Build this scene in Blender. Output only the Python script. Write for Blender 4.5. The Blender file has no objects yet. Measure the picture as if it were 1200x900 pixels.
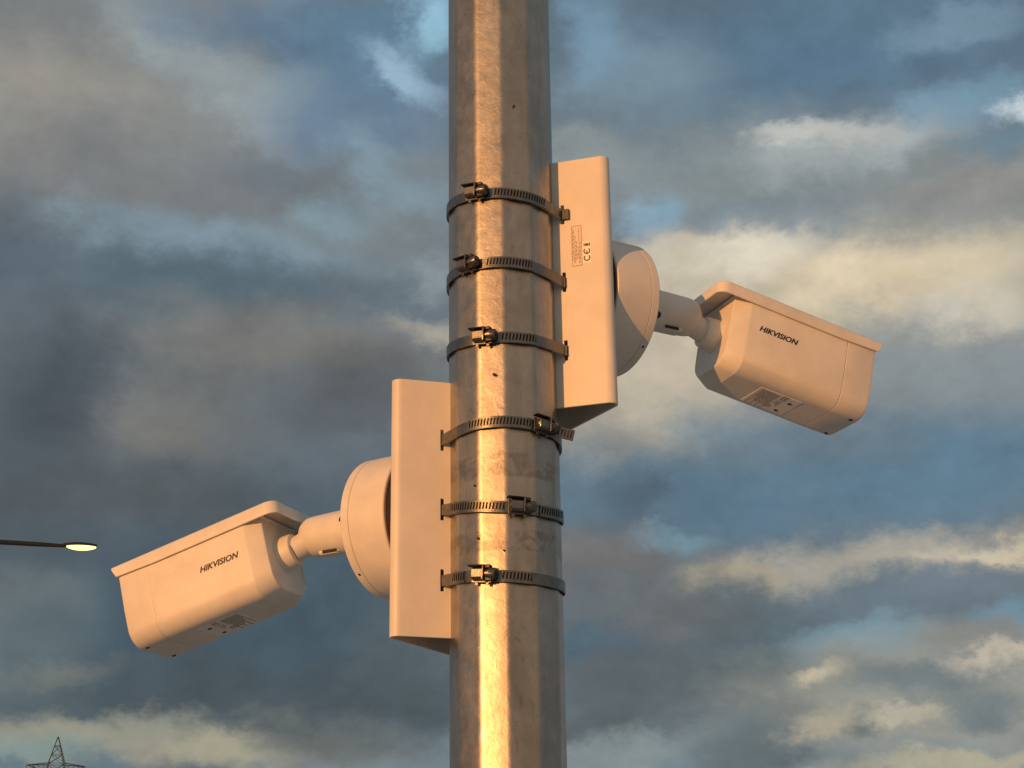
import bpy, bmesh, math, random
from mathutils import Vector, Matrix
random.seed(7)
R = math.radians
PI = math.pi
sc = bpy.context.scene
COL = sc.collection

# ------------------------------------------------------------------ scale
S = 0.00093            # metres per modelling unit
H0 = 2.29              # height of the modelling origin (middle of the clamped stretch of pole)
FPX = 2000.0
PITCH, ROLL = R(20.0), R(0.85)
CAMU = Vector((10.0, -FPX * math.cos(PITCH), -FPX * math.sin(PITCH)))

def W(v):
    return Vector((v[0] * S, v[1] * S, v[2] * S + H0))

# ------------------------------------------------------------------ camera
F_ = Vector((0, math.cos(PITCH), math.sin(PITCH)))
R0 = Vector((1, 0, 0)); U0 = Vector((0, -math.sin(PITCH), math.cos(PITCH)))
R_ = R0 * math.cos(ROLL) - U0 * math.sin(ROLL)
U_ = U0 * math.cos(ROLL) + R0 * math.sin(ROLL)
cam = bpy.data.cameras.new('camera'); co = bpy.data.objects.new('camera', cam); COL.objects.link(co)
cam.sensor_width = 36.0
cam.lens = 36.0 * FPX / 1200.0
cam.clip_start = 0.05; cam.clip_end = 20000
M = Matrix((R_, U_, -F_)).transposed().to_4x4()
M.translation = W(CAMU)
co.matrix_world = M
sc.camera = co

def px_dir(px, py):
    return (F_ * FPX + R_ * (px - 600) + U_ * (450 - py)).normalized()

def px_point(px, py, dist):      # a point of the place at a horizontal distance
    d = px_dir(px, py)
    return W(CAMU) + d * (dist / math.hypot(d.x, d.y))

# ------------------------------------------------------------------ sun and sky
SUN_AZ, SUN_EL = R(36.5), R(6.3)       # behind the viewer, to the left
sun_dir = Vector((-math.sin(SUN_AZ) * math.cos(SUN_EL), -math.cos(SUN_AZ) * math.cos(SUN_EL), math.sin(SUN_EL)))
sl = bpy.data.lights.new('sun', 'SUN'); so = bpy.data.objects.new('sun', sl); COL.objects.link(so)
sl.energy = 3.2; sl.angle = R(0.55); sl.color = (1.0, 0.41, 0.11)
so.rotation_euler = sun_dir.to_track_quat('Z', 'Y').to_euler()
so.location = (0, 0, 50)

sc.view_settings.view_transform = 'Standard'
sc.view_settings.look = 'None'
sc.view_settings.exposure = 0.0
sc.view_settings.gamma = 1.0

def lin(c):
    return tuple(((x / 255) / 12.92 if x / 255 < 0.04045 else ((x / 255 + 0.055) / 1.055) ** 2.4) for x in c)

world = bpy.data.worlds.new("World"); sc.world = world; world.use_nodes = True
world.cycles.sampling_method = 'NONE'
nt = world.node_tree; nt.nodes.clear()
N = nt.nodes.new; Lk = nt.links.new
STR = 0.1
def nd(t, **k):
    n = N(t)
    for a, b in k.items(): setattr(n, a, b)
    return n
def mth(op, a, b=None, c=None, clamp=False):
    n = nd('ShaderNodeMath', operation=op, use_clamp=clamp)
    for i, v in enumerate((a, b, c)):
        if v is None: continue
        if isinstance(v, (int, float)): n.inputs[i].default_value = v
        else: Lk(v, n.inputs[i])
    return n.outputs[0]
def mixc(fac, a, b, blend='MIX'):
    n = nd('ShaderNodeMix', data_type='RGBA', blend_type=blend)
    n.clamp_factor = True
    for s, v in ((n.inputs[0], fac), (n.inputs[6], a), (n.inputs[7], b)):
        if isinstance(v, (int, float)): s.default_value = v
        elif isinstance(v, tuple): s.default_value = (*v, 1)
        else: Lk(v, s)
    return n.outputs[2]
def cl(c):
    return tuple(x / STR for x in lin(c))
def noise(vec, scale, det=6, rough=0.55, dist=0.0):
    n = nd('ShaderNodeTexNoise'); n.inputs['Scale'].default_value = scale
    n.inputs['Detail'].default_value = det; n.inputs['Roughness'].default_value = rough
    n.inputs['Distortion'].default_value = dist
    Lk(vec, n.inputs['Vector']); return n
def remap(v, a, b, c=0.0, d=1.0, kind='SMOOTHSTEP'):
    n = nd('ShaderNodeMapRange', interpolation_type=kind, clamp=True)
    Lk(v, n.inputs[0])
    for i, x in enumerate((a, b, c, d)): n.inputs[i + 1].default_value = x
    return n.outputs[0]

tc = nd('ShaderNodeTexCoord'); D = tc.outputs['Generated']
sky = nd('ShaderNodeTexSky', sky_type='NISHITA'); sky.sun_disc = False
sky.sun_elevation = SUN_EL; sky.sun_rotation = math.pi + SUN_AZ
sky.air_density = 1.0; sky.dust_density = 1.5; sky.ozone_density = 1.5
# flattened direction so that the cloud rolls lie in level layers
mp = nd('ShaderNodeMapping'); mp.inputs['Scale'].default_value = (1.0, 1.0, 1.45); Lk(D, mp.inputs['Vector'])
DL = mp.outputs[0]
cov = noise(DL, 2.2, 5, 0.55, 0.4).outputs['Fac']
dens = noise(DL, 4.5, 5, 0.55, 0.2).outputs['Fac']
blue = mixc(0.55, sky.outputs[0], cl((112, 142, 168)))
cloud = mixc(remap(dens, 0.35, 0.68), cl((84, 96, 108)), cl((158, 154, 148)))
base = mixc(remap(cov, 0.34, 0.5), blue, cloud)
# warm glow in the quarter of the sky where the sun stands
dot = nd('ShaderNodeVectorMath', operation='DOT_PRODUCT'); Lk(D, dot.inputs[0]); dot.inputs[1].default_value = sun_dir
glow = remap(dot.outputs['Value'], 0.62, 1.0)
base = mixc(mth('MULTIPLY', glow, 0.4), base, cl((188, 178, 158)))
dot2 = nd('ShaderNodeVectorMath', operation='DOT_PRODUCT'); Lk(D, dot2.inputs[0]); dot2.inputs[1].default_value = Vector((.55, -.80, .24)).normalized()
base = mixc(mth('MULTIPLY', remap(dot2.outputs['Value'], 0.87, 0.975), 0.85), base, cl((196, 164, 138)))   # warm patch of unseen sky, added to warm the pole's reflection
# azimuth and elevation of the sky direction, warped so that the cloud edges billow
sep0 = nd('ShaderNodeSeparateXYZ'); Lk(D, sep0.inputs[0])
az = mth('MULTIPLY', mth('ARCTAN2', sep0.outputs[0], sep0.outputs[1]), 1000.0)
el = mth('MULTIPLY', mth('ARCSINE', sep0.outputs[2]), 1000.0)
wn1 = noise(DL, 9.0, 2, 0.5).outputs['Color']
wn2 = noise(DL, 26.0, 6, 0.68).outputs['Color']
def vsc(col, k):
    a = nd('ShaderNodeVectorMath', operation='SUBTRACT'); Lk(col, a.inputs[0]); a.inputs[1].default_value = (.5, .5, .5)
    b = nd('ShaderNodeVectorMath', operation='MULTIPLY'); Lk(a.outputs[0], b.inputs[0]); b.inputs[1].default_value = k
    return b.outputs[0]
comb = nd('ShaderNodeCombineXYZ'); Lk(az, comb.inputs[0]); Lk(el, comb.inputs[1])
ad = nd('ShaderNodeVectorMath', operation='ADD'); Lk(comb.outputs[0], ad.inputs[0]); Lk(vsc(wn1, (70, 46, 0)), ad.inputs[1])
ad2 = nd('ShaderNodeVectorMath', operation='ADD'); Lk(ad.outputs[0], ad2.inputs[0]); Lk(vsc(wn2, (54, 40, 0)), ad2.inputs[1])
V = ad2.outputs[0]
# cloud masses: (pixel column, row it is seen at, half widths in units of 1/2000 rad, tilt, colour, density)
CL = [
 (200, 480, 900, 560, 0, (98, 108, 118), .75), (900, 480, 700, 560, 0, (112, 126, 138), .7),
 (60, 110, 300, 150, 0, (142, 143, 143), .9), (420, 60, 170, 110, 0, (98, 130, 158), .85),
 (40, 115, 130, 55, 0, (158, 153, 147), .7), (90, 25, 60, 40, 0, (122, 126, 130), .6),
 (235, 75, 170, 45, -28, (150, 160, 166), .85), (225, 22, 90, 26, -10, (106, 128, 150), .6),
 (330, 40, 120, 26, -25, (98, 122, 148), .6),
 (400, 130, 130, 48, 0, (102, 122, 146), .75), (325, 92, 60, 34, 10, (142, 160, 172), .4),
 (470, 82, 60, 26, -30, (156, 184, 208), .85), (505, 20, 40, 36, 30, (152, 194, 220), .95),
 (140, 185, 190, 50, 0, (124, 127, 132), .7), (30, 170, 60, 30, 0, (140, 138, 136), .5),
 (250, 280, 220, 34, -4, (132, 153, 168), .85), (105, 265, 26, 50, 0, (132, 152, 166), .7),
 (405, 245, 70, 26, -8, (130, 154, 168), .7), (455, 195, 100, 34, -35, (134, 158, 174), .7),
 (300, 190, 80, 30, 0, (110, 120, 134), .5),
 (230, 332, 270, 52, 0, (86, 104, 117), .9), (35, 290, 80, 80, 0, (92, 104, 116), .7),
 (100, 400, 140, 35, 0, (92, 100, 108), .7),
 (500, 320, 38, 28, 0, (146, 156, 166), .7), (505, 390, 70, 20, -8, (176, 168, 156), .8),
 (340, 412, 230, 50, -8, (124, 122, 120), .85), (200, 500, 130, 75, 0, (122, 121, 118), .8),
 (215, 520, 60, 26, 0, (134, 130, 124), .6),
 (50, 460, 90, 100, 0, (74, 81, 91), .85), (430, 470, 120, 60, 0, (88, 91, 96), .75),
 (240, 625, 560, 110, 0, (80, 90, 99), .85), (260, 755, 330, 110, 0, (68, 86, 99), .9),
 (400, 640, 120, 60, 0, (74, 94, 110), .6), (150, 590, 200, 30, 0, (88, 92, 96), .6),
 (10, 780, 90, 110, 0, (100, 114, 120), .75), (60, 786, 70, 18, 0, (126, 127, 122), .6), (30, 700, 60, 22, 0, (108, 116, 120), .5),
 (300, 828, 320, 46, 3, (73, 84, 92), .85), (70, 862, 170, 26, 0, (156, 155, 141), .85), (20, 884, 80, 20, 0, (134, 153, 151), .7),
 (250, 888, 110, 24, 0, (172, 165, 143), .8), (390, 868, 110, 28, 0, (108, 110, 108), .7), (470, 800, 80, 60, 0, (82, 92, 98), .6),
 # right of the pole
 (950, 50, 380, 110, 0, (92, 119, 143), .92), (740, 92, 120, 60, 0, (128, 150, 166), .7), (690, 40, 50, 60, 0, (118, 150, 176), .6),
 (1110, 25, 80, 20, -8, (128, 154, 175), .6), (960, 70, 90, 30, 0, (84, 112, 140), .5),
 (870, 205, 260, 70, 0, (138, 148, 153), .8), (1080, 232, 200, 44, 8, (152, 150, 148), .85),
 (1010, 165, 140, 32, 8, (170, 176, 180), .85), (965, 160, 80, 15, 0, (196, 195, 192), .75), (1130, 110, 90, 30, 0, (124, 156, 180), .8),
 (1192, 122, 34, 18, 0, (196, 208, 216), .95), (1150, 160, 60, 20, 0, (112, 140, 160), .6), (690, 180, 60, 30, 0, (150, 158, 160), .6),
 (760, 250, 46, 30, 0, (136, 170, 194), .8), (960, 272, 190, 40, -4, (120, 134, 148), .85), (880, 265, 60, 16, 0, (128, 148, 164), .5),
 (960, 352, 350, 84, 0, (196, 185, 166), .97), (780, 298, 80, 36, 0, (198, 189, 175), .85), (1130, 322, 120, 40, 6, (206, 192, 168), .85),
 (885, 306, 90, 30, 8, (226, 216, 198), .9), (800, 320, 80, 40, 0, (206, 196, 178), .8), (1005, 335, 100, 44, 0, (224, 206, 178), .85), (1150, 372, 80, 26, 0, (214, 204, 188), .8),
 (750, 430, 170, 96, 0, (192, 180, 162), .93), (690, 505, 80, 44, 0, (174, 163, 149), .85), (780, 380, 60, 24, 0, (204, 190, 168), .6),
 (1090, 445, 200, 70, 0, (134, 142, 148), .85), (1000, 490, 120, 30, 0, (142, 140, 138), .6),
 (900, 565, 380, 82, 0, (96, 122, 142), .95), (1120, 545, 150, 55, 0, (98, 127, 150), .8), (735, 585, 60, 38, 30, (86, 103, 117), .75),
 (950, 520, 120, 24, 0, (110, 126, 140), .6), (880, 600, 120, 22, 0, (92, 118, 140), .6),
 (770, 637, 54, 18, 0, (126, 166, 188), .85), (1050, 647, 260, 28, 3, (170, 164, 155), .92), (1150, 640, 90, 13, 3, (208, 196, 172), .85),
 (868, 680, 60, 24, 8, (190, 177, 154), .9), (1000, 706, 240, 36, 0, (106, 121, 134), .92),
 (710, 660, 110, 38, 0, (116, 113, 114), .92), (790, 775, 180, 110, 0, (92, 100, 106), .95), (705, 742, 60, 20, 0, (84, 108, 126), .75),
 (880, 755, 90, 62, 0, (94, 109, 118), .9), (800, 720, 80, 30, 0, (112, 112, 114), .6), (700, 850, 90, 26, 0, (84, 90, 94), .7),
 (1010, 746, 90, 22, 0, (122, 152, 168), .8), (1180, 720, 50, 16, 0, (112, 150, 170), .6),
 (1070, 815, 210, 66, 0, (160, 156, 145), .9), (965, 792, 44, 13, 0, (208, 194, 166), .8), (1182, 776, 56, 14, 0, (214, 200, 180), .85),
 (960, 845, 60, 16, 0, (178, 168, 148), .8), (1090, 795, 120, 26, 0, (108, 120, 127), .9), (1010, 846, 30, 15, 0, (100, 112, 116), .85),
 (1160, 825, 80, 20, 0, (108, 121, 128), .8), (1060, 838, 50, 10, 0, (188, 180, 162), .7),
 (745, 880, 140, 24, 0, (134, 144, 146), .8), (895, 880, 46, 44, 30, (96, 107, 113), .85), (1110, 889, 160, 14, 0, (182, 174, 150), .8),
]
out = base
for (px, py, rx, ry, rot, c, s) in CL:
    d = px_dir(px, py)
    a0 = math.atan2(d.x, d.y) * 1000; e0 = math.asin(d.z) * 1000
    m_ = nd('ShaderNodeMapping', vector_type='TEXTURE')
    m_.inputs['Location'].default_value = (a0, e0, 0)
    m_.inputs['Rotation'].default_value = (0, 0, R(rot))
    m_.inputs['Scale'].default_value = (rx * .72, ry * .72, 1)
    # chained one after the other so that the shader stays within its stack
    ch = nd('ShaderNodeVectorMath', operation='MULTIPLY_ADD'); Lk(out, ch.inputs[0]); ch.inputs[1].default_value = (1e-6, 1e-6, 0); Lk(V, ch.inputs[2])
    Lk(ch.outputs[0], m_.inputs['Vector'])
    ln = nd('ShaderNodeVectorMath', operation='LENGTH'); Lk(m_.outputs[0], ln.inputs[0])
    out = mixc(remap(ln.outputs['Value'], 1.0, 0.15, 0.0, s), out, cl(c))
# billows and wisps inside the masses
f1 = noise(DL, 15.0, 6, 0.6, 0.25).outputs['Fac']
f2 = noise(DL, 52.0, 5, 0.62).outputs['Fac']
k = mth('ADD', mth('MULTIPLY', mth('SUBTRACT', f1, 0.5), 0.62), mth('MULTIPLY', mth('SUBTRACT', f2, 0.5), 0.3))
k = mth('ADD', k, 1.0)
sc_ = nd('ShaderNodeVectorMath', operation='SCALE'); Lk(out, sc_.inputs[0]); Lk(k, sc_.inputs['Scale'])
bg = nd('ShaderNodeBackground'); bg.inputs['Strength'].default_value = STR
Lk(mixc(1.0, sc_.outputs[0], (1.0, 1.005, .965), 'MULTIPLY'), bg.inputs[0])
wo = nd('ShaderNodeOutputWorld'); Lk(bg.outputs[0], wo.inputs[0])

# ------------------------------------------------------------------ materials
MATS = {}
def material(name, color, rough=0.5, metal=0.0, bump=0.0, bscale=60.0, var=0.0, vscale=20.0, emit=None, spec=0.5):
    m = bpy.data.materials.new(name); m.use_nodes = True
    t = m.node_tree; b = t.nodes['Principled BSDF']
    b.inputs['Base Color'].default_value = (*color, 1); b.inputs['Roughness'].default_value = rough
    b.inputs['Metallic'].default_value = metal
    b.inputs['Specular IOR Level'].default_value = spec
    c = t.nodes.new('ShaderNodeTexCoord')
    if var:
        n = t.nodes.new('ShaderNodeTexNoise'); n.inputs['Scale'].default_value = vscale; n.inputs['Detail'].default_value = 7
        n.inputs['Roughness'].default_value = .65
        t.links.new(c.outputs['Object'], n.inputs['Vector'])
        r = t.nodes.new('ShaderNodeValToRGB')
        r.color_ramp.elements[0].position = .3; r.color_ramp.elements[1].position = .7
        r.color_ramp.elements[0].color = (*[x * (1 - var) for x in color], 1)
        r.color_ramp.elements[1].color = (*[min(1, x * (1 + var * .4)) for x in color], 1)
        t.links.new(n.outputs['Fac'], r.inputs[0]); t.links.new(r.outputs[0], b.inputs['Base Color'])
    if bump:
        n2 = t.nodes.new('ShaderNodeTexNoise'); n2.inputs['Scale'].default_value = bscale; n2.inputs['Detail'].default_value = 4
        t.links.new(c.outputs['Object'], n2.inputs['Vector'])
        bp = t.nodes.new('ShaderNodeBump'); bp.inputs['Strength'].default_value = bump; bp.inputs['Distance'].default_value = .0004
        t.links.new(n2.outputs['Fac'], bp.inputs['Height']); t.links.new(bp.outputs[0], b.inputs['Normal'])
    if emit:
        b.inputs['Emission Color'].default_value = (*emit[0], 1); b.inputs['Emission Strength'].default_value = emit[1]
    MATS[name] = m
    return m

PAINT = material('white_housing_paint', (.80, .78, .73), .45, 0, .35, 1300, .13, 22)
BRK = material('white_powder_coat', (.79, .76, .70), .42, 0, .4, 900, .11, 16)
STEEL = material('stainless_steel', (.21, .21, .20), .36, 1, .4, 700, .3, 160)
STEELD = material('dull_steel', (.09, .09, .09), .45, 1, .5, 900, .4, 200)
NOTCH_SHADE = material('notch_shade_steel', (.035, .03, .028), .7, .5)  # near-black colour standing in for the shade inside the strap notches
RUB = material('black_rubber', (.03, .028, .026), .7)
INK = material('black_ink', (.02, .018, .018), .5)
INKL = material('grey_ink', (.30, .27, .24), .6)
STICK = material('pale_sticker', (.95, .93, .86), .4, 0, 0, 1, .04, 60)
STICK2 = material('silver_sticker', (.86, .85, .82), .45, 0, 0, 1, .05, 60)
GLASS = material('dark_lens_glass', (.01, .01, .015), .06)
LAMPB = material('lamp_black_paint', (.012, .018, .02), .7)
LENS = material('lit_lamp_lens', (.9, .9, .6), .4, emit=((1.0, 1.0, .34), 1.6))
PYL = material('weathered_pylon_steel', (.07, .09, .09), .7, 0)
CRACK = material('dark_fleck', (.03, .028, .025), .8)

# galvanised steel of the pole
ZN = bpy.data.materials.new('galvanised_steel'); ZN.use_nodes = True
t = ZN.node_tree; b = t.nodes['Principled BSDF']; TL = t.links.new
c = t.nodes.new('ShaderNodeTexCoord')
def tn(scale, det=6, rg=.6, vec=None, dist=0):
    n = t.nodes.new('ShaderNodeTexNoise'); n.inputs['Scale'].default_value = scale; n.inputs['Detail'].default_value = det
    n.inputs['Roughness'].default_value = rg; n.inputs['Distortion'].default_value = dist
    TL(vec or c.outputs['Object'], n.inputs['Vector']); return n.outputs['Fac']
def tr(v, stops):
    r = t.nodes.new('ShaderNodeValToRGB'); TL(v, r.inputs[0])
    e = r.color_ramp.elements
    while len(e) < len(stops): e.new(.5)
    for i, (p, col) in enumerate(stops): e[i].position = p; e[i].color = (*col, 1)
    return r.outputs[0]
def tmix(f, a, b_, blend='MIX'):
    n = t.nodes.new('ShaderNodeMix'); n.data_type = 'RGBA'; n.blend_type = blend
    for s, v in ((n.inputs[0], f), (n.inputs[6], a), (n.inputs[7], b_)):
        if isinstance(v, (int, float)): s.default_value = v
        elif isinstance(v, tuple): s.default_value = (*v, 1)
        else: TL(v, s)
    return n.outputs[2]
mpz = t.nodes.new('ShaderNodeMapping'); mpz.inputs['Scale'].default_value = (1, 1, .22); TL(c.outputs['Object'], mpz.inputs[0])
vor = t.nodes.new('ShaderNodeTexVoronoi'); vor.inputs['Scale'].default_value = 190; TL(c.outputs['Object'], vor.inputs['Vector'])
spang = t.nodes.new('ShaderNodeSeparateColor'); TL(vor.outputs['Color'], spang.inputs[0])
basec = tr(tn(26, 8, .68, None, .6), [(.3, (.31, .295, .265)), (.52, (.40, .38, .345)), (.72, (.48, .46, .42))])
basec = tmix(.3, basec, tr(tn(60, 6, .6, mpz.outputs[0]), [(.35, (.25, .235, .21)), (.6, (.5, .48, .44))]))
# smears of old tape glue round the pole at two heights, and faint rain streaks
sp = t.nodes.new('ShaderNodeSeparateXYZ'); TL(c.outputs['Object'], sp.inputs[0])
def tm(op, a, b_):
    n = t.nodes.new('ShaderNodeMath'); n.operation = op; n.use_clamp = False
    for i, v in enumerate((a, b_)):
        if isinstance(v, (int, float)): n.inputs[i].default_value = v
        else: TL(v, n.inputs[i])
    return n.outputs[0]
for zc, hh in ((-118, 15), (-204, 13)):
    zz = H0 + zc * S
    dz = tm('ABSOLUTE', tm('SUBTRACT', sp.outputs[2], zz), 0)
    band = t.nodes.new('ShaderNodeMapRange'); TL(dz, band.inputs[0])
    band.inputs[1].default_value = hh * S; band.inputs[2].default_value = hh * S * .8
    band.inputs[3].default_value = 0; band.inputs[4].default_value = 1
    patch = tr(tn(38, 4, .6, None, .3), [(.46, (0, 0, 0)), (.56, (.45, .45, .45)), (.66, (.12, .12, .12))])
    basec = tmix(tm('MULTIPLY', band.outputs[0], patch), basec, (.13, .115, .095))
sc_n = tn(130, 3, .5, mpz.outputs[0], 2.5)
basec = tmix(tr(sc_n, [(.66, (0, 0, 0)), (.70, (.35, .35, .35))]), basec, (.16, .15, .13))
spk = tn(420, 2, .5)
basec = tmix(tr(spk, [(.70, (0, 0, 0)), (.74, (.6, .6, .6))]), basec, (.14, .12, .10))
TL(basec, b.inputs['Base Color'])
b.inputs['Metallic'].default_value = 1.0
rr = t.nodes.new('ShaderNodeMapRange'); TL(tn(70, 6, .65), rr.inputs[0])
rr.inputs[1].default_value = .3; rr.inputs[2].default_value = .7; rr.inputs[3].default_value = .33; rr.inputs[4].default_value = .45
TL(rr.outputs[0], b.inputs['Roughness'])
hsum = tm('ADD', tm('MULTIPLY', tn(90, 6, .65, None, .5), 1.0), tm('MULTIPLY', spang.outputs[0], .12))
hsum = tm('ADD', hsum, tm('MULTIPLY', tn(22, 3, .5), 2.2))
bp = t.nodes.new('ShaderNodeBump'); bp.inputs['Strength'].default_value = .35; bp.inputs['Distance'].default_value = .0007
TL(hsum, bp.inputs['Height']); TL(bp.outputs[0], b.inputs['Normal'])

# ------------------------------------------------------------------ mesh helpers (all coordinates in modelling units)
def thing(name, org, label, cat, group=None):
    o = bpy.data.objects.new(name, None); COL.objects.link(o); o.location = W(org)
    o.empty_display_size = .05
    o['label'] = label; o['category'] = cat
    if group: o['group'] = group
    o['_org'] = list(org)
    return o

def mk(name, verts, faces, mat, parent=None, sharp=32, metres=False, root=None):
    me = bpy.data.meshes.new(name)
    org = Vector(root['_org']) if root is not None else Vector((0, 0, 0))
    if metres: vs = [tuple(v) for v in verts]
    elif root is not None: vs = [tuple((Vector(v) - org) * S) for v in verts]
    else: vs = [tuple(W(v)) for v in verts]
    me.from_pydata(vs, [], [tuple(f) for f in faces])
    bm = bmesh.new(); bm.from_mesh(me); bmesh.ops.remove_doubles(bm, verts=bm.verts, dist=1e-7)
    bmesh.ops.recalc_face_normals(bm, faces=bm.faces); bm.to_mesh(me); bm.free()
    for p in me.polygons: p.use_smooth = True
    me.set_sharp_from_angle(angle=R(sharp))
    me.materials.append(mat)
    o = bpy.data.objects.new(name, me); COL.objects.link(o)
    if parent is not None: o.parent = parent
    return o

class G:                       # collects geometry
    def __init__(s): s.v = []; s.f = []
    def add(s, vs, fs):
        k = len(s.v); s.v += [Vector(v) for v in vs]; s.f += [tuple(i + k for i in f) for f in fs]
    def box(s, o, ax, ay, az_, h):      # centre, three unit axes, half sizes
        o = Vector(o)
        vs = [o + ax * h[0] * i + ay * h[1] * j + az_ * h[2] * q for i in (-1, 1) for j in (-1, 1) for q in (-1, 1)]
        s.add(vs, [(0, 1, 3, 2), (4, 6, 7, 5), (0, 4, 5, 1), (2, 3, 7, 6), (0, 2, 6, 4), (1, 5, 7, 3)])
    def bbox(s, o, ax, ay, az_, h, bv):     # box with bevelled edges round the az_ axis and small top and bottom chamfers
        pts = rpoly([(-h[0], -h[1]), (h[0], -h[1]), (h[0], h[1]), (-h[0], h[1])], bv, 3)
        rings = []
        for q, ins in ((-h[2], bv * .6), (-h[2] + bv * .6, 0), (h[2] - bv * .6, 0), (h[2], bv * .6)):
            rings.append([Vector(o) + ax * (p[0] * (1 - ins / h[0])) + ay * (p[1] * (1 - ins / h[1])) + az_ * q for p in pts])
        s.loft(rings)
    def loft(s, rings, cap=(True, True), closed=True):
        n = len(rings[0]); vs = [v for r in rings for v in r]; fs = []
        for i in range(len(rings) - 1):
            for j in range(n if closed else n - 1):
                a = i * n + j; b2 = i * n + (j + 1) % n
                fs.append((a, b2, b2 + n, a + n))
        if cap[0]: fs.append(tuple(range(n - 1, -1, -1)))
        if cap[1]: fs.append(tuple(range((len(rings) - 1) * n, len(rings) * n)))
        s.add(vs, fs)
    def lathe(s, o, axis, prof, seg=48, cap=(True, True)):    # prof: (distance along axis, radius)
        axis = axis.normalized(); o = Vector(o)
        u = axis.cross(Vector((0, 0, 1)));
        if u.length < .1: u = axis.cross(Vector((0, 1, 0)))
        u.normalize(); w = axis.cross(u)
        s.loft([[o + axis * d + (u * math.cos(2 * PI * k / seg) + w * math.sin(2 * PI * k / seg)) * r for k in range(seg)] for d, r in prof], cap)
    def out(s, name, mat, parent=None, root=None, **k):
        return mk(name, s.v, s.f, mat, parent, root=root, **k)

def rpoly(pts, rad, seg=5):
    """polygon with rounded corners; rad is a number or a list"""
    n = len(pts); outp = []
    for i in range(n):
        p = Vector((*pts[i], 0)); a = Vector((*pts[i - 1], 0)) - p; b2 = Vector((*pts[(i + 1) % n], 0)) - p
        r = rad if isinstance(rad, (int, float)) else rad[i]
        ang = a.angle(b2)
        if ang > 3.1: outp.append((p.x, p.y)); continue
        tl = min(r / math.tan(ang / 2), a.length * .48, b2.length * .48); r2 = tl * math.tan(ang / 2)
        a.normalize(); b2.normalize()
        cc = p + (a + b2).normalized() * (r2 / math.sin(ang / 2))
        p0 = p + a * tl - cc; p1 = p + b2 * tl - cc
        for k2 in range(seg + 1):
            f = k2 / seg
            v = p0.normalized().slerp(p1.normalized(), f) * r2 if r2 > 1e-6 else p0
            outp.append(((cc + v).x, (cc + v).y))
    return outp

Z = Vector((0, 0, 1))
BETA = R(31)
def AT(s):
    return Vector((s * math.cos(BETA), math.sin(BETA), 0)), Vector((s * math.sin(BETA), -math.cos(BETA), 0))

# ------------------------------------------------------------------ ground
gm = material('pale_concrete_ground', (.45, .45, .42), .95, 0, 0, 1, .35, .35)
gv = []; gf = []; NR, NA = 26, 64
for i in range(NR):
    r_ = 0.0 if i == 0 else 0.5 * (1.42 ** i)
    for j in range(NA):
        a = 2 * PI * j / NA
        gv.append((r_ * math.cos(a), r_ * math.sin(a), (random.uniform(-.04, .04) * min(r_, 60) * .02)))
for i in range(NR - 1):
    for j in range(NA):
        a = i * NA + j; b2 = i * NA + (j + 1) % NA
        gf.append((a, b2, b2 + NA, a + NA))
g = mk('ground', gv, gf, gm, metres=True); g['kind'] = 'structure'

# ------------------------------------------------------------------ pole: twelve sided, edges rounded by the press
PR = 65.0
pole = thing('metal_pole', (0, 0, -H0 / S), 'thick galvanised steel pole with a bright sunlit strip, carrying both cameras', 'pole')
vr = 64.3 / math.cos(R(2))    # distance to the corners
corner = [R(3.5 + 30 * k2) for k2 in range(12)]
cp = [(vr * math.sin(a), -vr * math.cos(a)) for a in corner]
prof = rpoly(cp, 18.0, 4)
gp = G()
zs = [-H0 / S + .1] + [-700 + 100 * k2 for k2 in range(15)] + [900, 1400, 2200, 3600]
gp.loft([[Vector((x, y, z)) for x, y in prof] for z in zs])
gp.out('pole_shaft', ZN, pole, pole, sharp=60)
sm = G()          # the long weld seam along one corner
ca = R(33.1); c0 = Vector((math.sin(ca), -math.cos(ca), 0)); ct = Vector((math.cos(ca), math.sin(ca), 0))
rings = []
for k2 in range(160):
    z = -H0 / S + 1 + k2 * 38; j = random.uniform(-.5, .5)
    rings.append([c0 * (63.3 + a) + ct * (b2 + j) + Z * z for a, b2 in ((-1.5, -1.6), (.05, -1.0), (.3, 0), (.05, 1.0), (-1.5, 1.6))])
sm.loft(rings); sm.out('weld_seam', ZN, pole, pole, sharp=60)
bf = G(); bf.bbox((0, 0, -H0 / S + 8), Vector((1, 0, 0)), Vector((0, 1, 0)), Z, (150, 150, 8), 12); bf.out('base_plate', ZN, pole, pole)
for sx in (-1, 1):
    for sy in (-1, 1):
        bn = G(); bn.lathe((sx * 115, sy * 115, -H0 / S + 10), Z, [(0, 14), (26, 14), (26, 8), (44, 8)], 6)
        bn.out('anchor_bolt', STEEL, pole, pole)
def zat(x, y, py):      # height at which a point above (x, y) is seen at a row
    lo, hi = -600.0, 600.0
    for _ in range(50):
        m2 = (lo + hi) / 2; d = Vector((x, y, m2)) - CAMU
        if 450 - FPX * d.dot(U_) / d.dot(F_) > py: lo = m2
        else: hi = m2
    return m2
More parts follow.
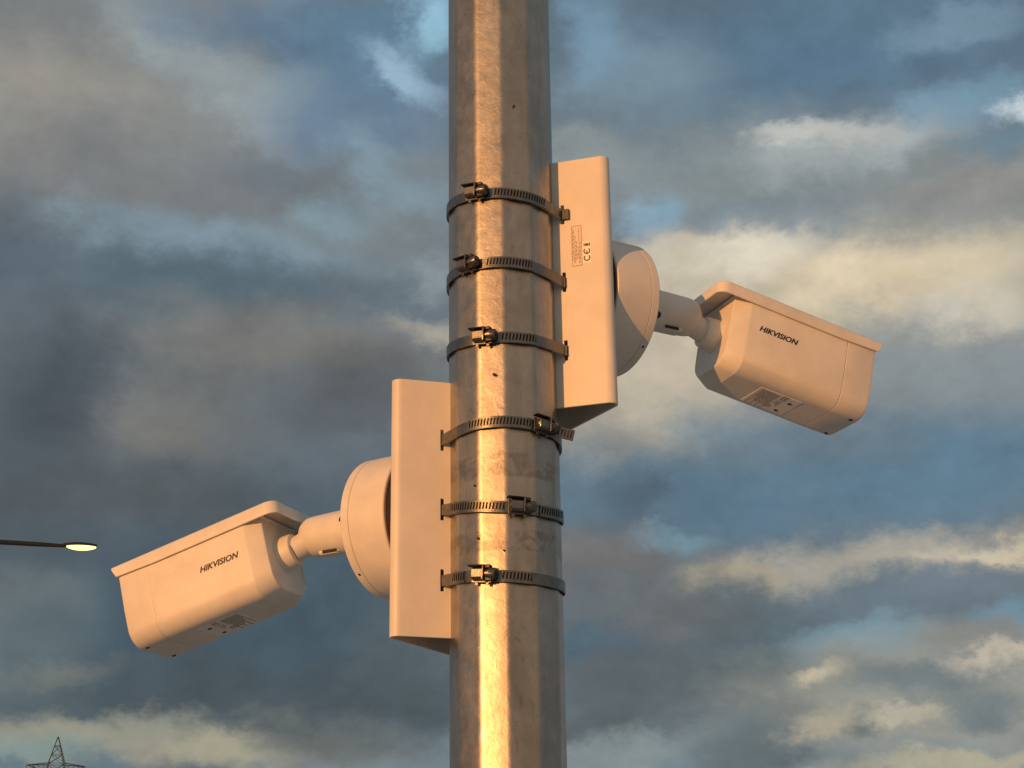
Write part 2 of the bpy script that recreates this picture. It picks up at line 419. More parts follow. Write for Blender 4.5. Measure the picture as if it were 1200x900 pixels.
for (px, py, rx_, rz_) in ((581, 439, 2.6, 1.7), (563, 631, 2.2, 1.5), (558.5, 569, 1.2, 1.5), (605, 124, 1.2, 1.6), (592, 645, 1.4, 1.2)):
    x = (px - 591 - (py - 450) * .012) * .98; x = max(-62, min(62, x)); y = -math.sqrt(64.2 ** 2 - x * x)
    nn = Vector((x, y, 0)).normalized(); tt = Vector((-nn.y, nn.x, 0)); fk = G()
    o_ = nn * 63.0 + Z * zat(x, y, py)
    fk.loft([[o_ + nn * h_ + (tt * math.cos(a) * rx_ + Z * (math.sin(a) * rz_ - .25 * rx_ * math.cos(a))) * q
              for a in [2 * PI * i / 10 for i in range(10)]] for h_, q in ((0, 1), (1.6, 1), (2.3, .5))])
    fk.out('fleck', CRACK, pole, pole)

# ------------------------------------------------------------------ pole brackets (bent sheet, wings folded back to the pole)
def bracket_profile():
    # points (d, t) of the sheet's outer skin from the near wing's inner end, over the plate, to the far wing
    C_ = Vector((96.4, 77.0)); rad = 10.0
    wd = Vector((.669, .7425)).normalized()            # along the wing, outwards
    wn = Vector((-wd.y, wd.x))                       # wing's outer normal
    start = C_ + wn * rad
    arc = []
    a0 = math.atan2(wn.y, wn.x)
    for k2 in range(13): 
        an = a0 * (1 - k2 / 12)
        arc.append(C_ + Vector((math.cos(an), math.sin(an))) * rad)
    half = [start - wd * q for q in (61.0, 49.5, 45.5, 30, 12)] + arc
    plate = [Vector((C_.x + rad, q)) for q in (40, 14)]
    pts = half + plate
    pts = pts + [Vector((p.x, -p.y)) for p in reversed(pts)]
    return pts, start, start - wd * 45.5, wd
BP, WARC, WSLOT, WDIR = bracket_profile()
SLP = WARC - WDIR * 47.5
BR = {1: (zat(131, -16, 187), zat(131, -16, 475)), -1: (zat(-131, -16, 448), zat(-131, -16, 748))}
SLOTZ = {1: [(250, 226, 252), (335, 307, 331), (415, 395, 411)], -1: [(517, 494, 522), (598, 594, 608), (681, 675, 690)]}
clampdat = []
for s in (1, -1):
    A, T = AT(s)
    ps = A * SLP.x + T * SLP.y
    for (l, fr, r_) in SLOTZ[s]:
        if s > 0: pts = [(-67, 0, l), (0, -67, fr), (ps.x, ps.y, r_)]
        else: pts = [(ps.x, ps.y, l), (0, -67, fr), (67, 0, r_)]
        zz = [zat(*p) for p in pts]
        mm = Matrix([(1, p[0], p[1]) for p in pts]); sol = mm.inverted() @ Vector(zz)
        clampdat.append((s, sol, zz[2] if s > 0 else zz[0]))
for s in (1, -1):
    A, T = AT(s); zt, zb = BR[s]
    lab = ('upper white bent sheet steel pole bracket with stickers, on the right side of the pole' if s > 0 else
           'lower white bent sheet steel pole bracket without stickers, on the left side of the pole')
    root = thing('pole_bracket', A * 100 + Z * zb, lab, 'bracket', 'sheet steel brackets strapped to the pole')
    zl = [zb, zb + 1.5]
    slots = [z for ss, sol, z in clampdat if ss == s]
    holes = []
    for z in sorted(slots): holes.append((z - 12, z + 13))
    lev = [zb, zb + 14] + [x for h in holes for x in h] + [zt - 14, zt]
    n = len(BP); th = 2.6
    # inward offset of the profile for the sheet's thickness
    inn = []
    for i, p in enumerate(BP):
        a = BP[max(i - 1, 0)]; b2 = BP[min(i + 1, n - 1)]; dd = (b2 - a).normalized(); inn.append(p + Vector((dd.y, -dd.x)) * -1 * -th)
    # choose the side that faces the pole's axis
    test = inn[n // 2]
    if test.x > BP[n // 2].x:
        inn = [p * 2 - q for p, q in zip(BP, inn)]
    def P3(p, z): return A * (p.x - (3.5 if s < 0 else 0)) + T * p.y + Z * z
    def hole(i, j):
        return i in (1, n - 3) and any(abs(lev[j] - h[0]) < .01 for h in holes)
    vs = []; fs = []
    m_ = len(lev)
    for sk_, arr in ((0, BP), (1, inn)):
        for z in lev: vs += [P3(p, z) for p in arr]
    def ix(sk_, j, i): return sk_ * m_ * n + j * n + i
    for j in range(m_ - 1):
        for i in range(n - 1):
            if hole(i, j):
                for (a, b2) in (((j, i), (j, i + 1)), ((j + 1, i), (j + 1, i + 1)), ((j, i), (j + 1, i)), ((j, i + 1), (j + 1, i + 1))):
                    fs.append((ix(0, *a), ix(0, *b2), ix(1, *b2), ix(1, *a)))
                continue
            fs.append((ix(0, j, i), ix(0, j, i + 1), ix(0, j + 1, i + 1), ix(0, j + 1, i)))
            fs.append((ix(1, j, i), ix(1, j + 1, i), ix(1, j + 1, i + 1), ix(1, j, i + 1)))
    for j in range(m_ - 1):
        for i in (0, n - 1): fs.append((ix(0, j, i), ix(0, j + 1, i), ix(1, j + 1, i), ix(1, j, i)))
    for i in range(n - 1):
        for j in (0, m_ - 1): fs.append((ix(0, j, i), ix(0, j, i + 1), ix(1, j, i + 1), ix(1, j, i)))
    pl_ = mk('folded_plate', vs, fs, BRK, root, root=root, sharp=30)
    bv = pl_.modifiers.new('soft edges', 'BEVEL'); bv.width = .0006; bv.segments = 2; bv.limit_method = 'ANGLE'; bv.angle_limit = R(50)
    if s > 0:      # the two stickers on the near wing
        e1 = (A * WDIR.x + T * WDIR.y).normalized(); nrm = e1.cross(Z)
        if nrm.y > 0: nrm = -nrm
        ws = A * WSLOT.x + T * WSLOT.y
        def wp(q, z, h=.35): return ws + e1 * q + Z * z + nrm * h
        def sheet(name, q0, q1, z0, z1, mat, par, h0, h1):
            gg = G(); gg.box(wp((q0 + q1) / 2, (z0 + z1) / 2, (h0 + h1) / 2), e1, Z, nrm, ((q1 - q0) / 2, (z1 - z0) / 2, (h1 - h0) / 2))
            return gg.out(name, mat, par, root)
        lb = sheet('rating_label', 8.5, 21, 142, 195, material('aged_label', (.80, .70, .60), .45, 0, 0, 1, .08, 80), root, -.1, .35)
        lines = G(); rnd = random.Random(3)
        for q, z0, z1 in ((9.6, 150, 192), (11.2, 147, 186), (12.8, 146, 180), (14.4, 150, 172), (16.0, 152, 168), (17.6, 146, 190), (19.0, 146, 170)):
            z = z0
            while z < z1:
                w_ = rnd.uniform(1.5, 4.5)
                lines.box(wp(q, z + w_ / 2, .4), e1, Z, nrm, (.38, w_ / 2, .12)); z += w_ + rnd.uniform(.8, 1.8)
        lines.out('small_print', INKL, lb, root)
        fr_ = G()
        for a in ((8.7, 168.5, .2, 26), (20.8, 168.5, .2, 26)): fr_.box(wp(a[0], a[1], .4), e1, Z, nrm, (a[2], a[3], .12))
        for z in (142.5, 194.5): fr_.box(wp(14.75, z, .4), e1, Z, nrm, (6, .25, .12))
        fr_.out('label_border', INKL, lb, root)
        ce = sheet('marking_label', 21.6, 32.5, 144, 172.5, STICK, root, -.1, .4)
        # CE letters read upwards: two open arcs and a bar; crossed bin above them
        mkp = G()
        def arcm(zc, r0=3.5, w_=.7):
            rg = []
            for i in range(13):
                a = R(40 + 280 * i / 12)   # open to the reading direction (+z)
                cz, cq = math.cos(a), math.sin(a)
                rg.append([wp(27 - cq * (r0 - w_), zc + cz * (r0 - w_), .4), wp(27 - cq * (r0 + w_), zc + cz * (r0 + w_), .4),
                           wp(27 - cq * (r0 + w_), zc + cz * (r0 + w_), .6), wp(27 - cq * (r0 - w_), zc + cz * (r0 - w_), .6)])
            mkp.loft(rg)
        arcm(151); arcm(160); mkp.box(wp(27, 158.2, .5), e1, Z, nrm, (.6, 2.0, .1))
        mkp.box(wp(27, 168.2, .5), e1, Z, nrm, (2.2, 1.5, .1)); mkp.box(wp(30.4, 168.2, .5), e1, Z, nrm, (.6, 2.2, .1))
        mkp.box(wp(23.8, 168.2, .5), e1, Z, nrm, (.5, 2.0, .1))
        mkp.out('printed_marks', INK, ce, root)

# ------------------------------------------------------------------ strap clamps
BR_ = 65.4
def circ(s, sol):
    """path of the strap in plan: round the far side of the pole and into both slots of its bracket"""
    A, T = AT(s)
    axis = math.atan2(A.y, A.x)
    ps = SLP.copy(); rr_ = ps.length; sa = math.atan2(ps.y, ps.x); ta = math.acos(BR_ / rr_)
    t0 = sa + ta                                   # tangent angle from the axis
    side = 1 if (T.x * -math.sin(axis) + T.y * math.cos(axis)) > 0 else -1     # which way T lies
    def ap(a, r_=BR_):                             # a measured from A towards T
        return A * math.cos(a) * r_ + T * math.sin(a) * r_
    pts = []
    inn0 = A * 61 + T * 29
    if s < 0: ps.x -= 3.5
    rr_ = ps.length; sa = math.atan2(ps.y, ps.x); ta = math.acos(BR_ / rr_); t0 = sa + ta
    s0 = A * ps.x + T * ps.y
    pts.append(s0 - (ap(t0) - s0).normalized() * 6)
    for q in (0, .5): pts.append(s0.lerp(ap(t0), q))
    nseg = 72
    for k2 in range(nseg + 1): pts.append(ap(t0 + (2 * PI - 2 * t0) * k2 / nseg))
    s1 = A * ps.x - T * ps.y
    for q in (.5, 1): pts.append(ap(-t0).lerp(s1, q))
    pts.append(s1 - (ap(-t0) - s1).normalized() * 6)
    return pts, ap, t0
def band_z(sol, p): return sol[0] + sol[1] * p.x + sol[2] * p.y
hsz = [  # housing column, notched stretches in degrees of x-angle, label
 (559, [(579, 636)], 'topmost of the three strap clamps of the upper right bracket', False),
 (551, [(571, 621)], 'middle strap clamp of the upper right bracket, screw housing nearest the left pole edge', False),
 (567, [(587, 626)], 'lowest strap clamp of the upper right bracket, just above the left bracket top', False),
 (631, [(552, 620)], 'strap clamp whose notched end sticks out past the right edge of the pole', True),
 (606, [(528, 592), (630, 656)], 'middle strap clamp of the lower left bracket, screw housing right of the bright strip', True),
 (567, [(534, 548), (588, 622)], 'lowest strap clamp of all on the pole, screw housing left of centre', True),
]
for ci, ((s, sol, zsl), (hx, runs, lab, low)) in enumerate(zip(clampdat, hsz)):
    pts, ap, t0 = circ(s, sol)
    root = thing('strap_clamp', (0, -67, band_z(sol, Vector((0, -67, 0)))), lab, 'hose clamp', 'steel strap clamps round the pole')
    BWD = 6.8
    nrmz = Vector((-sol[1], -sol[2], 1)).normalized()
    def strip(name, pl, r_add, thk, hw_, mat, par):
        gg = G(); rings = []
        m2 = len(pl)
        for i, p in enumerate(pl):
            a = pl[max(i - 1, 0)]; b2 = pl[min(i + 1, m2 - 1)]; tg = (b2 - a).normalized(); nn = Vector((tg.y, -tg.x, 0))
            if nn.dot(p) < 0: nn = -nn
            zc = band_z(sol, p)
            q0 = p + nn * r_add; q1 = p + nn * (r_add + thk)
            rings.append([q0 + Z * (zc - hw_), q1 + Z * (zc - hw_ + .5), q1 + Z * (zc + hw_ - .5), q0 + Z * (zc + hw_)])
        gg.loft(rings); return gg.out(name, mat, par, root, sharp=35)
    band = strip('band', pts, 0, 1.3, BWD, STEEL, root)
    cyr = {0: 226, 1: 307, 2: 395, 3: 494, 4: 594, 5: 675}[ci]
    pcx = 590 + (cyr - 450) * .013
    sc_px = {0: 61.3, 1: 62.2, 2: 63.6, 3: 65.0, 4: 66.3, 5: 67.3}[ci]
    def ang(px): return math.asin(max(-.98, min(.98, (px - pcx) / sc_px)))
    for (xa, xb) in runs:
        a0, a1 = ang(xa), ang(xb)
        npitch = max(3, int((a1 - a0) * 67 / 3.7)); dark = G(); ov = G()
        def rp(a, rad, zo, sh=0.0):
            a2 = a + sh; p = Vector((math.sin(a2) * rad, -math.cos(a2) * rad, 0)); return p + Z * (band_z(sol, p) + zo)
        # dark layer under the strap, painting the shade inside the notches
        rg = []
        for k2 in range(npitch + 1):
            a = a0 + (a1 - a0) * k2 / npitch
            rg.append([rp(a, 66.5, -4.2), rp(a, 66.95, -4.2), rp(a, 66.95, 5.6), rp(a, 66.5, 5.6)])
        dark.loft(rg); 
        def blk(b0, b1, z0, z1, sh=0.0):
            vs = []
            for (z, hsh) in ((z0, -sh), (z1, sh)):
                for (a, rad) in ((b0, 66.6), (b1, 66.6), (b1, 68.3), (b0, 68.3)): vs.append(rp(a, rad, z, hsh))
            ov.add(vs, [(0, 1, 2, 3), (4, 7, 6, 5), (0, 4, 5, 1), (1, 5, 6, 2), (2, 6, 7, 3), (3, 7, 4, 0)])
        da = (a1 - a0) / npitch
        for k2 in range(npitch):
            b0 = a0 + k2 * da
            blk(b0, b0 + da * 1.001, -6.6, -3.4); blk(b0, b0 + da * 1.001, 4.6, 6.6)
            blk(b0 - da * .02, b0 + da * .46, -3.4, 4.6, .010)
        st = ov.out('notched_strap', STEEL, root, root, sharp=35)
        dark.out('notch_shade_layer', NOTCH_SHADE, st, root)
    # worm screw housing
    ha = ang(hx); hr = Vector((math.sin(ha), -math.cos(ha), 0)); ht = Vector((math.cos(ha), math.sin(ha), 0))
    hp = hr * 67.3; hz = band_z(sol, hp)
    tl = math.atan2(sol[1] * ht.x + sol[2] * ht.y, 1); ht = (ht + Z * math.tan(tl)).normalized(); hu = hr.cross(ht); hu = hu if hu.z > 0 else -hu
    o_ = hp + Z * (hz + 1.0)
    sd = G(); sd.bbox(o_ + hr * 1.2 + ht * 1 - hu * .8, ht, hu, hr, (12, 8.4, .9), .8)
    for q in (-5, 8): sd.box(o_ + ht * q - hu * 9.8 + hr * 1.0, ht, hu, hr, (1.5, 1.8, .8))
    sd.out('saddle', STEEL, root, root)
    hg = G()         # bent cover: an arch across the screw
    arch = []
    for a in range(0, 181, 20):
        arch.append((math.cos(R(a)), math.sin(R(a))))
    def archring(q, w_, h_, k_=1.0):
        return [o_ + ht * q + hu * (max(-1, min(1, cx_ * 1.15)) * w_ * k_) + hr * (2 + min(1, cy_ * 1.25) * h_ * k_) for cx_, cy_ in arch]
    hg.loft([archring(-8.6, 6.6, 7.6), archring(-8.0, 7.2, 8.4), archring(4.2, 7.2, 8.4), archring(4.8, 6.8, 7.8)])
    hs = hg.out('screw_housing', STEEL, root, root, sharp=35)
    fg = G(); fg.bbox(o_ + ht * 5.6 + hr * 6.2 + hu * .6, hu, hr, ht, (8.6, 6.0, 1.0), .8)
    fg.out('end_flange', STEEL, root, root)
    tb = G(); tb.bbox(o_ - ht * 3.5 + hr * 6.6 + hu * 8.6, ht, hr, hu, (10.5, 4.6, .8), 1.2)
    tb.bbox(o_ + ht * 9.5 + hr * 5.0 + hu * 7.6, ht, hr, hu, (3.4, 4.0, 2.0), 1.0)
    tb.out('housing_tab', STEELD, root, root)
    sw = G(); sw.lathe(o_ + hr * 5.6 - ht * 9.6, ht, [(0, 3.0), (1, 4.2), (18, 4.2), (18.0, 5.4), (21.5, 5.4), (21.5, 6.4), (27.5, 6.2), (29, 5.2)], 18)
    scw = sw.out('worm_screw', STEEL, root, root, sharp=40)
    s2 = G(); s2.box(o_ + hr * 5.6 + ht * 19.4, ht, hu, hr, (.4, .9, 5.6)); s2.box(o_ + hr * 11.2 + ht * 15.4, ht, hu, hr, (2.6, .8, .9)); s2.out('screw_slot', RUB, scw, root)
    sb = G(); sb.bbox(o_ + ht * 10.4 - hu * 5.0 + hr * 3.6, ht, hu, hr, (4.4, 2.8, 3.8), .8); sb.out('screw_bearing', STEELD, root, root)
    # loose strap ends
    if ci == 3:
        te = G(); a_e = Vector((1.0, .10, -.24)).normalized(); hn = a_e.cross(Z).normalized(); st0 = o_ + ht * 14 + hr * .8 - hu * 1.5
        up_ = hn.cross(a_e); up_ = up_ if up_.z > 0 else -up_
        te.bbox(st0 + a_e * 13, a_e, up_, hn, (14, 6.6, .7), .6)
        te_o = te.out('strap_end', STEEL, root, root)
        nt_ = G()
        for k2 in range(7): nt_.box(st0 + a_e * (2.0 + k2 * 3.6), (a_e + up_ * .25).normalized(), up_, hn, (.75, 4.2, .95))
        nt_.out('notches', NOTCH_SHADE, te_o, root)  # dark blocks, slot shade put into the colour
    if ci in (0, 1, 2):
        A, T = AT(s); ps = A * SLP.x + T * SLP.y
        e1 = (A * WDIR.x + T * WDIR.y).normalized(); nn = e1.cross(Z); nn = nn if nn.y < 0 else -nn
        zz = band_z(sol, ps) - 1
        te = G(); ln_ = (11, 4.5, 4.5)[ci]
        te.bbox(ps + e1 * (ln_ / 2 - 2) + nn * 2.5 + Z * zz, e1, Z, nn, (ln_ / 2, 7.0, .8), 1.0)
        te.out('strap_end', STEELD, root, root)

# ------------------------------------------------------------------ junction boxes
def frame(s, g_, p_):
    d = Vector((s * math.cos(p_) * math.cos(g_), math.cos(p_) * math.sin(g_), -math.sin(p_)))
    n_ = Vector((s * math.sin(g_), -math.cos(g_), 0))
    u = Vector((s * math.sin(p_) * math.cos(g_), math.sin(p_) * math.sin(g_), math.cos(p_)))
    return d, n_, u
for s, zc in ((1, 126.0), (-1, -150.0)):
    A, T = AT(s)
    lab = ('round white junction box half shaded behind the upper right bracket' if s > 0 else
           'round white junction box fully sunlit behind the lower left bracket')
    root = thing('junction_box', A * 107 + Z * zc, lab, 'junction box', 'round junction boxes behind the cameras')
    c0 = Z * zc
    g1 = G(); g1.lathe(c0, A, [(106.6, 70), (106.6, 76), (109, 78), (111.2, 78)], 96); g1.out('rubber_gasket', RUB, root, root)
    g1 = G(); g1.lathe(c0, A, [(111.3, 74), (111.3, 82.2), (112.3, 83.4), (113.0, 83.5), (125, 83.5), (145, 83.5), (160.0, 83.5), (160.9, 82.8)], 128)
    g1.out('box_body', PAINT, root, root, sharp=20)
    g1 = G(); g1.lathe(c0, A, [(161.0, 82.2), (161.5, 83.5), (162, 83.5), (170.6, 83.5), (171.6, 83.1), (172.2, 82.2), (172.4, 80.8), (172.4, 50)], 128)
    g1.out('lid', PAINT, root, root, sharp=20)
    g1 = G(); g1.lathe(c0, A, [(110.2, 80), (111.25, 80.6)], 96); g1.out('bronze_seal', material('brown_seal', (.16, .08, .04), .4), root, root)
    dn = -Z * math.cos(R(12)) + T * math.sin(R(12))
    g1 = G(); g1.lathe(c0 + A * 120 + dn * 80, dn, [(0, 8), (4.0, 8), (5.2, 7), (5.2, 4)], 24); g1.out('cable_plug', PAINT, root, root)
    for an in (-52, 170):
        rr2 = T * math.cos(R(an)) + Z * math.sin(R(an))
        g1 = G(); g1.lathe(c0 + A * 166 + rr2 * 82.6, rr2, [(-1, 1.8), (.9, 1.8), (.9, .9)], 12); g1.out('lid_screw', STEELD, root, root)

# ------------------------------------------------------------------ bullet cameras
def text_mesh(body, size, shear, off, name):
    cu = bpy.data.curves.new(name, 'FONT'); cu.body = body; cu.size = size; cu.shear = shear; cu.offset = off; cu.extrude = .22
    cu.align_x = 'CENTER'; cu.align_y = 'CENTER'; cu.space_character = 1.02; cu.resolution_u = 3
    to = bpy.data.objects.new('tmp', cu); COL.objects.link(to)
    dg = bpy.context.evaluated_depsgraph_get(); dg.update()
    me = bpy.data.meshes.new_from_object(to.evaluated_get(dg))
    v = [x.co.copy() for x in me.vertices]; f = [tuple(p.vertices) for p in me.polygons]
    bpy.data.objects.remove(to); bpy.data.curves.remove(cu); bpy.data.meshes.remove(me)
    return v, f

CAMS = {1: dict(O=(254.4, 148.4, 173.8), g=23.5, p=13.2, k=1.02, arm=138.0),
        -1: dict(O=(-256.9, 137.2, -109.0), g=23.5, p=14.7, k=1.0, arm=-144.0)}
for s in (1, -1):
    cd = CAMS[s]; k_ = cd['k']
    d, n_, u = frame(s, R(cd['g']), R(cd['p'])); O = Vector(cd['O'])
    A, T = AT(s)
    lab = ('upper white bullet security camera pointing right, its mounting arm in shade' if s > 0 else
           'lower white bullet security camera pointing left, sunlit arm, near the street lamp')
    root = thing('surveillance_camera', A * 172 + Z * cd['arm'], lab, 'camera', 'bullet security cameras on the pole')
    def P(x, y, z): return O + d * (x * k_) + n_ * (y * k_) + u * (z * k_)
    L, hw, sk, H = 237.0, 55.5, 16.5, 106.5
    bw, wb, ins = 52.0, 36.0, 28.0
    # body: one loft from the rear bevel to the front rim
    def sect(x, w_, top, bot, cw, ch, r1=24, r2=40):
        lean = ch * .16; rr3 = ch * 1.45
        pts = [(w_, top), (w_, bot + 46), (w_ - lean, bot), (-w_ + lean, bot), (-w_, bot + 46), (-w_, top)]
        rp_ = rpoly(pts, [2, 40, rr3, rr3, 40, 2], 9)
        return [P(x, y, z) for y, z in rp_]
    gb = G()
    FR = L - 5; wf = wb + 5
    gb.loft([sect(ins + 1.5, bw - 13, -10, -H + 11, wb - 8, 16), sect(ins, bw - 11.5, -8, -H + 9, wb - 6, 17), sect(ins + .6, bw - 10.0, -7, -H + 7, wb - 4.5, 18),
             sect(ins + 2.5, bw - 8.9, -6, -H + 5.8, wb - 3.5, 19),
             sect(ins + 19, bw - .6, -5, -H + 1.0, wb - .8, 24), sect(ins + 22, bw, -5, -H, wb, 24),
             sect(FR - 46, bw, -5, -H, wf - 1, 18), sect(FR - 43.4, bw, -5, -H, wf - 1, 18), sect(FR - 42.65 if s < 0 else FR - 43.0, bw - (.15 if s < 0 else .7), -5, -H + .7, wf - 1, 18)])
    gb.out('camera_body', PAINT, root, root, sharp=17)
    gf_ = G(); gf_.loft([sect(FR - 42.6 if s < 0 else FR - 42.45, bw - (.15 if s < 0 else .7), -5, -H + .7, wf - 1, 18), sect(FR - 42.0, bw, -5, -H, wf - 1, 18), sect(FR - 40, bw, -5, -H, wf - 1, 18), sect(FR - 5, bw - .3, -5, -H + .2, wf, 17),
                         sect(FR - 1.5, bw - 1.4, -6, -H + 1.4, wf - 1, 16), sect(FR, bw - 4, -8, -H + 4, wf - 3, 15)])
    fc = gf_.out('front_shell', PAINT, root, root, sharp=24)
    sg = G(); sg.loft([sect(FR - 43.2, bw - 1.4, -6, -H + 1.4, wf - 1, 15), sect(FR - 42.2, bw - 1.4, -6, -H + 1.4, wf - 1, 15)]); sg.out('seam_gasket', STEELD, root, root)
    fgl = G(); fgl.loft([sect(FR - .5, bw - 8, -12, -H + 9, wb - 6, 10), sect(FR + .6, bw - 8, -12, -H + 9, wb - 6, 10)]); fgw = fgl.out('front_window', GLASS, root, root)
    ll = G(); ll.lathe(P(FR + .3, 0, -46), d, [(0, 24), (2, 24), (2.6, 20), (1.4, 14), (1.2, 0.5)], 40); ll.out('lens', GLASS, fgw, root)
    for (x, y) in ((FR - 11, wf - 13), (FR - 11, -wf + 13)):
        s3 = G(); s3.lathe(P(x, y, -H + .2), -u, [(-1, 2.7), (.35, 2.7), (.35, 1)], 14); s3.out('recessed_screw', RUB, root, root)
    # sun visor: a shallow tray upside down, open at the front
    def ol(inset):
        w_ = hw - inset; pts = [(L, w_), (L - 5, w_), (L - 60, w_), (L - 120, w_), (inset, w_), (inset, -w_), (L - 120, -w_), (L - 60, -w_), (L - 5, -w_), (L, -w_)]
        return rpoly(pts, [.3, .5, 1, 1, 14 - inset, 14 - inset, 1, 1, .5, .3], 6)
    def zb_(x): return -sk if x < L - 6 else -sk + (x - L + 6) / 6 * (sk - 3.6)
    gv_ = G()
    o0 = ol(0)
    def crown(y): return 2.2 * (1 - (y / hw) ** 2)
    def ring(inset, zf): return [P(x, y, zf(x, y)) for x, y in ol(inset)]
    rings = [ring(2.6, lambda x, y: -4.5 + crown(y)), ring(2.4, lambda x, y: zb_(x) + .3), ring(1.9, lambda x, y: zb_(x)), ring(.6, lambda x, y: zb_(x)), ring(0, lambda x, y: zb_(x) + .6),
             ring(0, lambda x, y: -3.4), ring(.5, lambda x, y: -1.6), ring(1.7, lambda x, y: -.4), ring(3.4, lambda x, y: crown(y)), ring(26, lambda x, y: crown(y))]
    gv_.loft(rings)
    gv_.out('sun_visor', PAINT, root, root, sharp=40)
    # arm, joint
    ae = 268.0
    gsub = Z * cd['arm']
    ga = G(); ga.lathe(gsub, A, [(172.4, 29.0), (174.5, 28.6), (176, 28.2), (215, 26.8), (269, 25.0), (276, 24.0), (281, 21.5), (284.5, 17.5), (285.8, 13), (286, 6)], 56)
    arm = ga.out('mounting_arm', PAINT, root, root, sharp=40)
    sc1 = G(); sdir = (T * .95 + Z * .30).normalized() if s < 0 else (T * .80 - Z * .60).normalized(); so_ = gsub + A * 212 + sdir * 26.9; sc1.lathe(so_, sdir, [(-2, 4.6), (.5, 4.6), (.7, 4.0), (.1, 3.4), (.1, 1.0)], 20); sc1.out('set_screw', STEELD, arm, root)
    ct_ = G(); ct_.bbox(gsub + A * 243 - Z * 23.6 + T * 3, A, T, Z, (15, 9, 3.6), 3); ctn = ct_.out('clamp_tab', PAINT, arm, root)
    cs = G(); cs.bbox(gsub + A * 240 - Z * 24.4 + T * 12.2, A, Z, T, (10.5, 1.8, 1.2), .8); cs.out('tab_slot', RUB, ctn, root)
    rc = P(ins + 2, 0, -50)
    ax = (rc - (gsub + A * 262)).normalized(); bc = gsub + A * 265 + ax * 5
    ball = G(); ball.lathe(bc, ax, [(-18, 3), (-16.5, 8), (-13, 12), (-7, 16), (0, 17.8), (5, 17.2), (9, 16), (11, 15.2), (13, 15)], 40); ball.out('ball_joint', PAINT, root, root, sharp=50)
    ng = P(ins - 17.5, 0, -50)
    col = G(); col.lathe(P(ins + 3, 0, -50), -d, [(-2, 22.5), (3, 22.4), (4, 21.4), (18, 20.6), (20.0, 19.6), (20.6, 17.5), (20.6, 13)], 44)
    col.out('joint_collar', PAINT, root, root, sharp=40)
    nk = G(); v0 = P(ins - 17, 0, -50); nk.lathe(v0, (bc - v0), [(-4, 14.5), ((bc - v0).length, 16.5)], 32); nk.out('joint_neck', PAINT, root, root)
    # lettering on the near side
    tv, tf = text_mesh('HIKVISION', 11.6, .30, .31, 'lettering')
    tx, tzc = ((90, -45.5) if s > 0 else (90, -49.5))
    xs = [v.x for v in tv]; wtxt = max(xs) - min(xs); fx = 56.0 / wtxt
    rd = 1 if s > 0 else -1
    mk('lettering', [P(tx + rd * v.x * fx, bw + .15 + v.z, tzc + v.y * .88) for v in tv], tf, INK, root, root=root)
    # rating label under the body
    def under(x, y, h): return P(x, y, -H - h)
    x0, x1, y0, y1 = (92, 152, -26, 25)
    gl = G(); gl.box(under((x0 + x1) / 2, (y0 + y1) / 2, .15), d, n_, u, ((x1 - x0) / 2, (y1 - y0) / 2, .3)); lb = gl.out('rating_label', STICK2, root, root)
    pr_ = G(); rnd = random.Random(5 + s)
    for i in range(11):
        x = x0 + 5 + i * 2.3; y = y1 - 4
        yend = rnd.uniform(-22, 6) if i % 3 else -24
        while y > yend:
            w_ = rnd.uniform(2, 6); pr_.box(under(x, y - w_ / 2, .6), d, n_, u, (.6, w_ / 2, .12)); y -= w_ + rnd.uniform(1, 2)
    for (x, y, a, b2) in ((127, 18, .9, 7), (131.5, 18, .9, 7), (126, 3, .6, 5), (130, 1, .6, 8), (120, -14, .7, 6), (123, -13, .7, 5), (126, -13, .6, 4)):
        pr_.box(under(x, y, .6), d, n_, u, (a, b2, .12))
    pr_.out('small_print', INKL, lb, root)
    for (x, y) in ((142, 10), (139, -18)):
        m3 = G(); m3.lathe(under(x, y, .2), -u, [(0, 2.6), (.7, 2.6)], 14)
        m3.out('printed_mark', INK, lb, root)

# ------------------------------------------------------------------ street lamp, far off to the left
DL_ = 40.0
tip = px_point(113.5, 641, DL_); hd0 = px_point(74, 639.5, DL_); a0_ = px_point(0, 635.2, DL_)
axv = (tip - hd0); axl = axv.length; axv.normalize(); back = (hd0 - a0_).normalized()
lp_base = a0_ - back * 1.3; lp_base.z = 0
lamp = bpy.data.objects.new('street_lamp', None); COL.objects.link(lamp); lamp.location = lp_base
lamp['label'] = 'lit street lamp head on a thin dark arm against grey cloud, beside the left camera'; lamp['category'] = 'street lamp'
def lk(v): return v - lp_base
def mkl(name, gg, mat, par): return mk(name, gg.v, gg.f, mat, par, metres=True)
top = a0_ - back * 1.3
gg = G(); gg.lathe(lk(lp_base), Z, [(0, .12), (top.z + .02, .07)], 16); mkl('lamp_post', gg, LAMPB, lamp)
gg = G(); gg.lathe(lk(top), back, [(0, .065), ((a0_ - top).length + .8, .055), ((hd0 - top).length + .06, .04)], 12); mkl('lamp_arm', gg, LAMPB, lamp)
side = axv.cross(Z).normalized(); upv = side.cross(axv)
hd = G(); rings = []
for i in range(13):
    f = i / 12; w_ = .035 + .15 * math.sin(PI * min(1, f * .9 + .06)) ** .7; h_ = .045 + .03 * math.sin(PI * f)
    cpt = lk(hd0) + axv * (axl * (f * 1.0))
    rings.append([cpt + side * w_ * math.cos(a) + upv * (max(-.02, h_ * math.sin(a)) + .015) for a in [2 * PI * j / 16 for j in range(16)]])
hd.loft(rings); hdo = mkl('lamp_head', hd, LAMPB, lamp)
hl = G(); rings = []
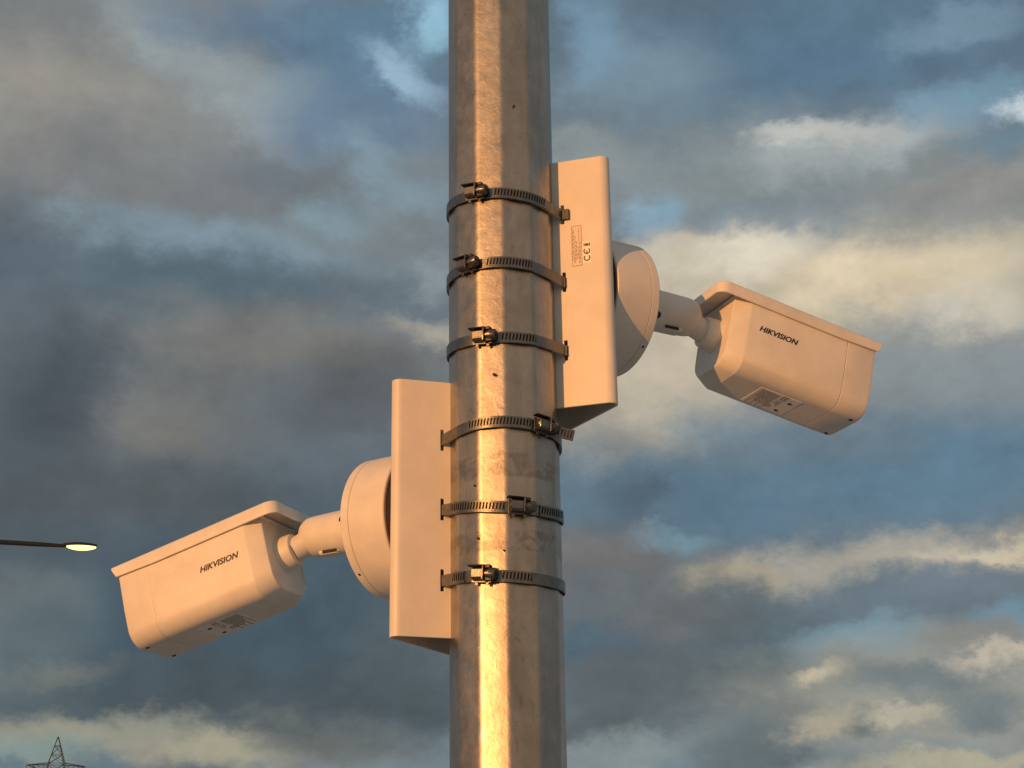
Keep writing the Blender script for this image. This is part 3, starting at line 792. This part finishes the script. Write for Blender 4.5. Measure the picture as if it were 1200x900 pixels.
for i in range(15):
    f = i / 14; w_ = (.012 + .14 * math.sin(PI * (.03 + f * .94)) ** .6); cpt = lk(hd0) + axv * (axl * (.10 + f * .88))
    rings.append([cpt + side * w_ * math.cos(a) + upv * (-.002 + (w_ * .62) * min(.15, math.sin(a))) for a in [2 * PI * j / 16 for j in range(16)]])
hl.loft(rings); mkl('lit_lens', hl, LENS, hdo)

# ------------------------------------------------------------------ pylon on the horizon
DP = 260.0
ptop = px_point(68.3, 863.5, DP); pb = Vector((ptop.x, ptop.y, 0)); HP = ptop.z
py = bpy.data.objects.new('electricity_pylon', None); COL.objects.link(py); py.location = pb
py['label'] = 'distant lattice electricity pylon, only its pointed top showing at the bottom left corner'; py['category'] = 'pylon'
MP = DP / FPX * 1.05
def hw_at(z):
    q = HP - z
    if q < 3.9: return .05 + q * .28
    return 1.14 + (q - 3.9) * .085
def beam(gg, a, b2, r_):
    a = Vector(a); b2 = Vector(b2); dd = b2 - a
    gg.lathe(a, dd, [(0, r_), (dd.length, r_)], 4)
rot = R(20)
def rc_(x, y, z): return Vector((x * math.cos(rot) - y * math.sin(rot), x * math.sin(rot) + y * math.cos(rot), z))
levs = [0, 6, 12, 17, 21.5, 25.5] + [HP - q for q in (12, 9.5, 7.2, 5.4, 3.9, 2.6, 1.3, 0)]
levs = sorted(set(x for x in levs))
for cx_, cy_ in ((1, 1), (1, -1), (-1, 1), (-1, -1)):
    gg = G()
    for z0, z1 in zip(levs, levs[1:]): beam(gg, rc_(cx_ * hw_at(z0), cy_ * hw_at(z0), z0), rc_(cx_ * hw_at(z1), cy_ * hw_at(z1), z1), .065)
    mkl('corner_leg', gg, PYL, py)
gg = G()
for z0, z1 in zip(levs, levs[1:]):
    a, b2 = hw_at(z0), hw_at(z1)
    for (p, q) in (((1, 1), (1, -1)), ((1, -1), (-1, -1)), ((-1, -1), (-1, 1)), ((-1, 1), (1, 1))):
        beam(gg, rc_(p[0] * a, p[1] * a, z0), rc_(q[0] * b2, q[1] * b2, z1), .036)
        beam(gg, rc_(q[0] * a, q[1] * a, z0), rc_(p[0] * b2, p[1] * b2, z1), .036)
        beam(gg, rc_(p[0] * a, p[1] * a, z0), rc_(q[0] * a, q[1] * a, z0), .036)
br_ = mkl('lattice_bracing', gg, PYL, py); br_['kind'] = 'stuff'
for zq, ln_ in ((3.9, 3.8), (8.5, 6.0), (13.0, 4.6)):
    for sx in (-1, 1):
        gg = G(); z = HP - zq; a = hw_at(z); tipp = rc_(sx * (a + ln_ - .8), 0, z - .25)
        for sy in (-1, 1):
            beam(gg, rc_(sx * a, sy * a, z), tipp, .07); beam(gg, rc_(sx * a, sy * a, z - 1.3), tipp, .05)
            for q in (.25, .5, .75):
                beam(gg, rc_(sx * a, sy * a, z).lerp(tipp, q), rc_(sx * a, sy * a, z - 1.3).lerp(tipp, q - .2), .035)
        beam(gg, tipp, tipp - Z * 1.2, .05)
        mkl('cross_arm', gg, PYL, py)

for o in list(bpy.data.objects):
    if '_org' in o: del o['_org']
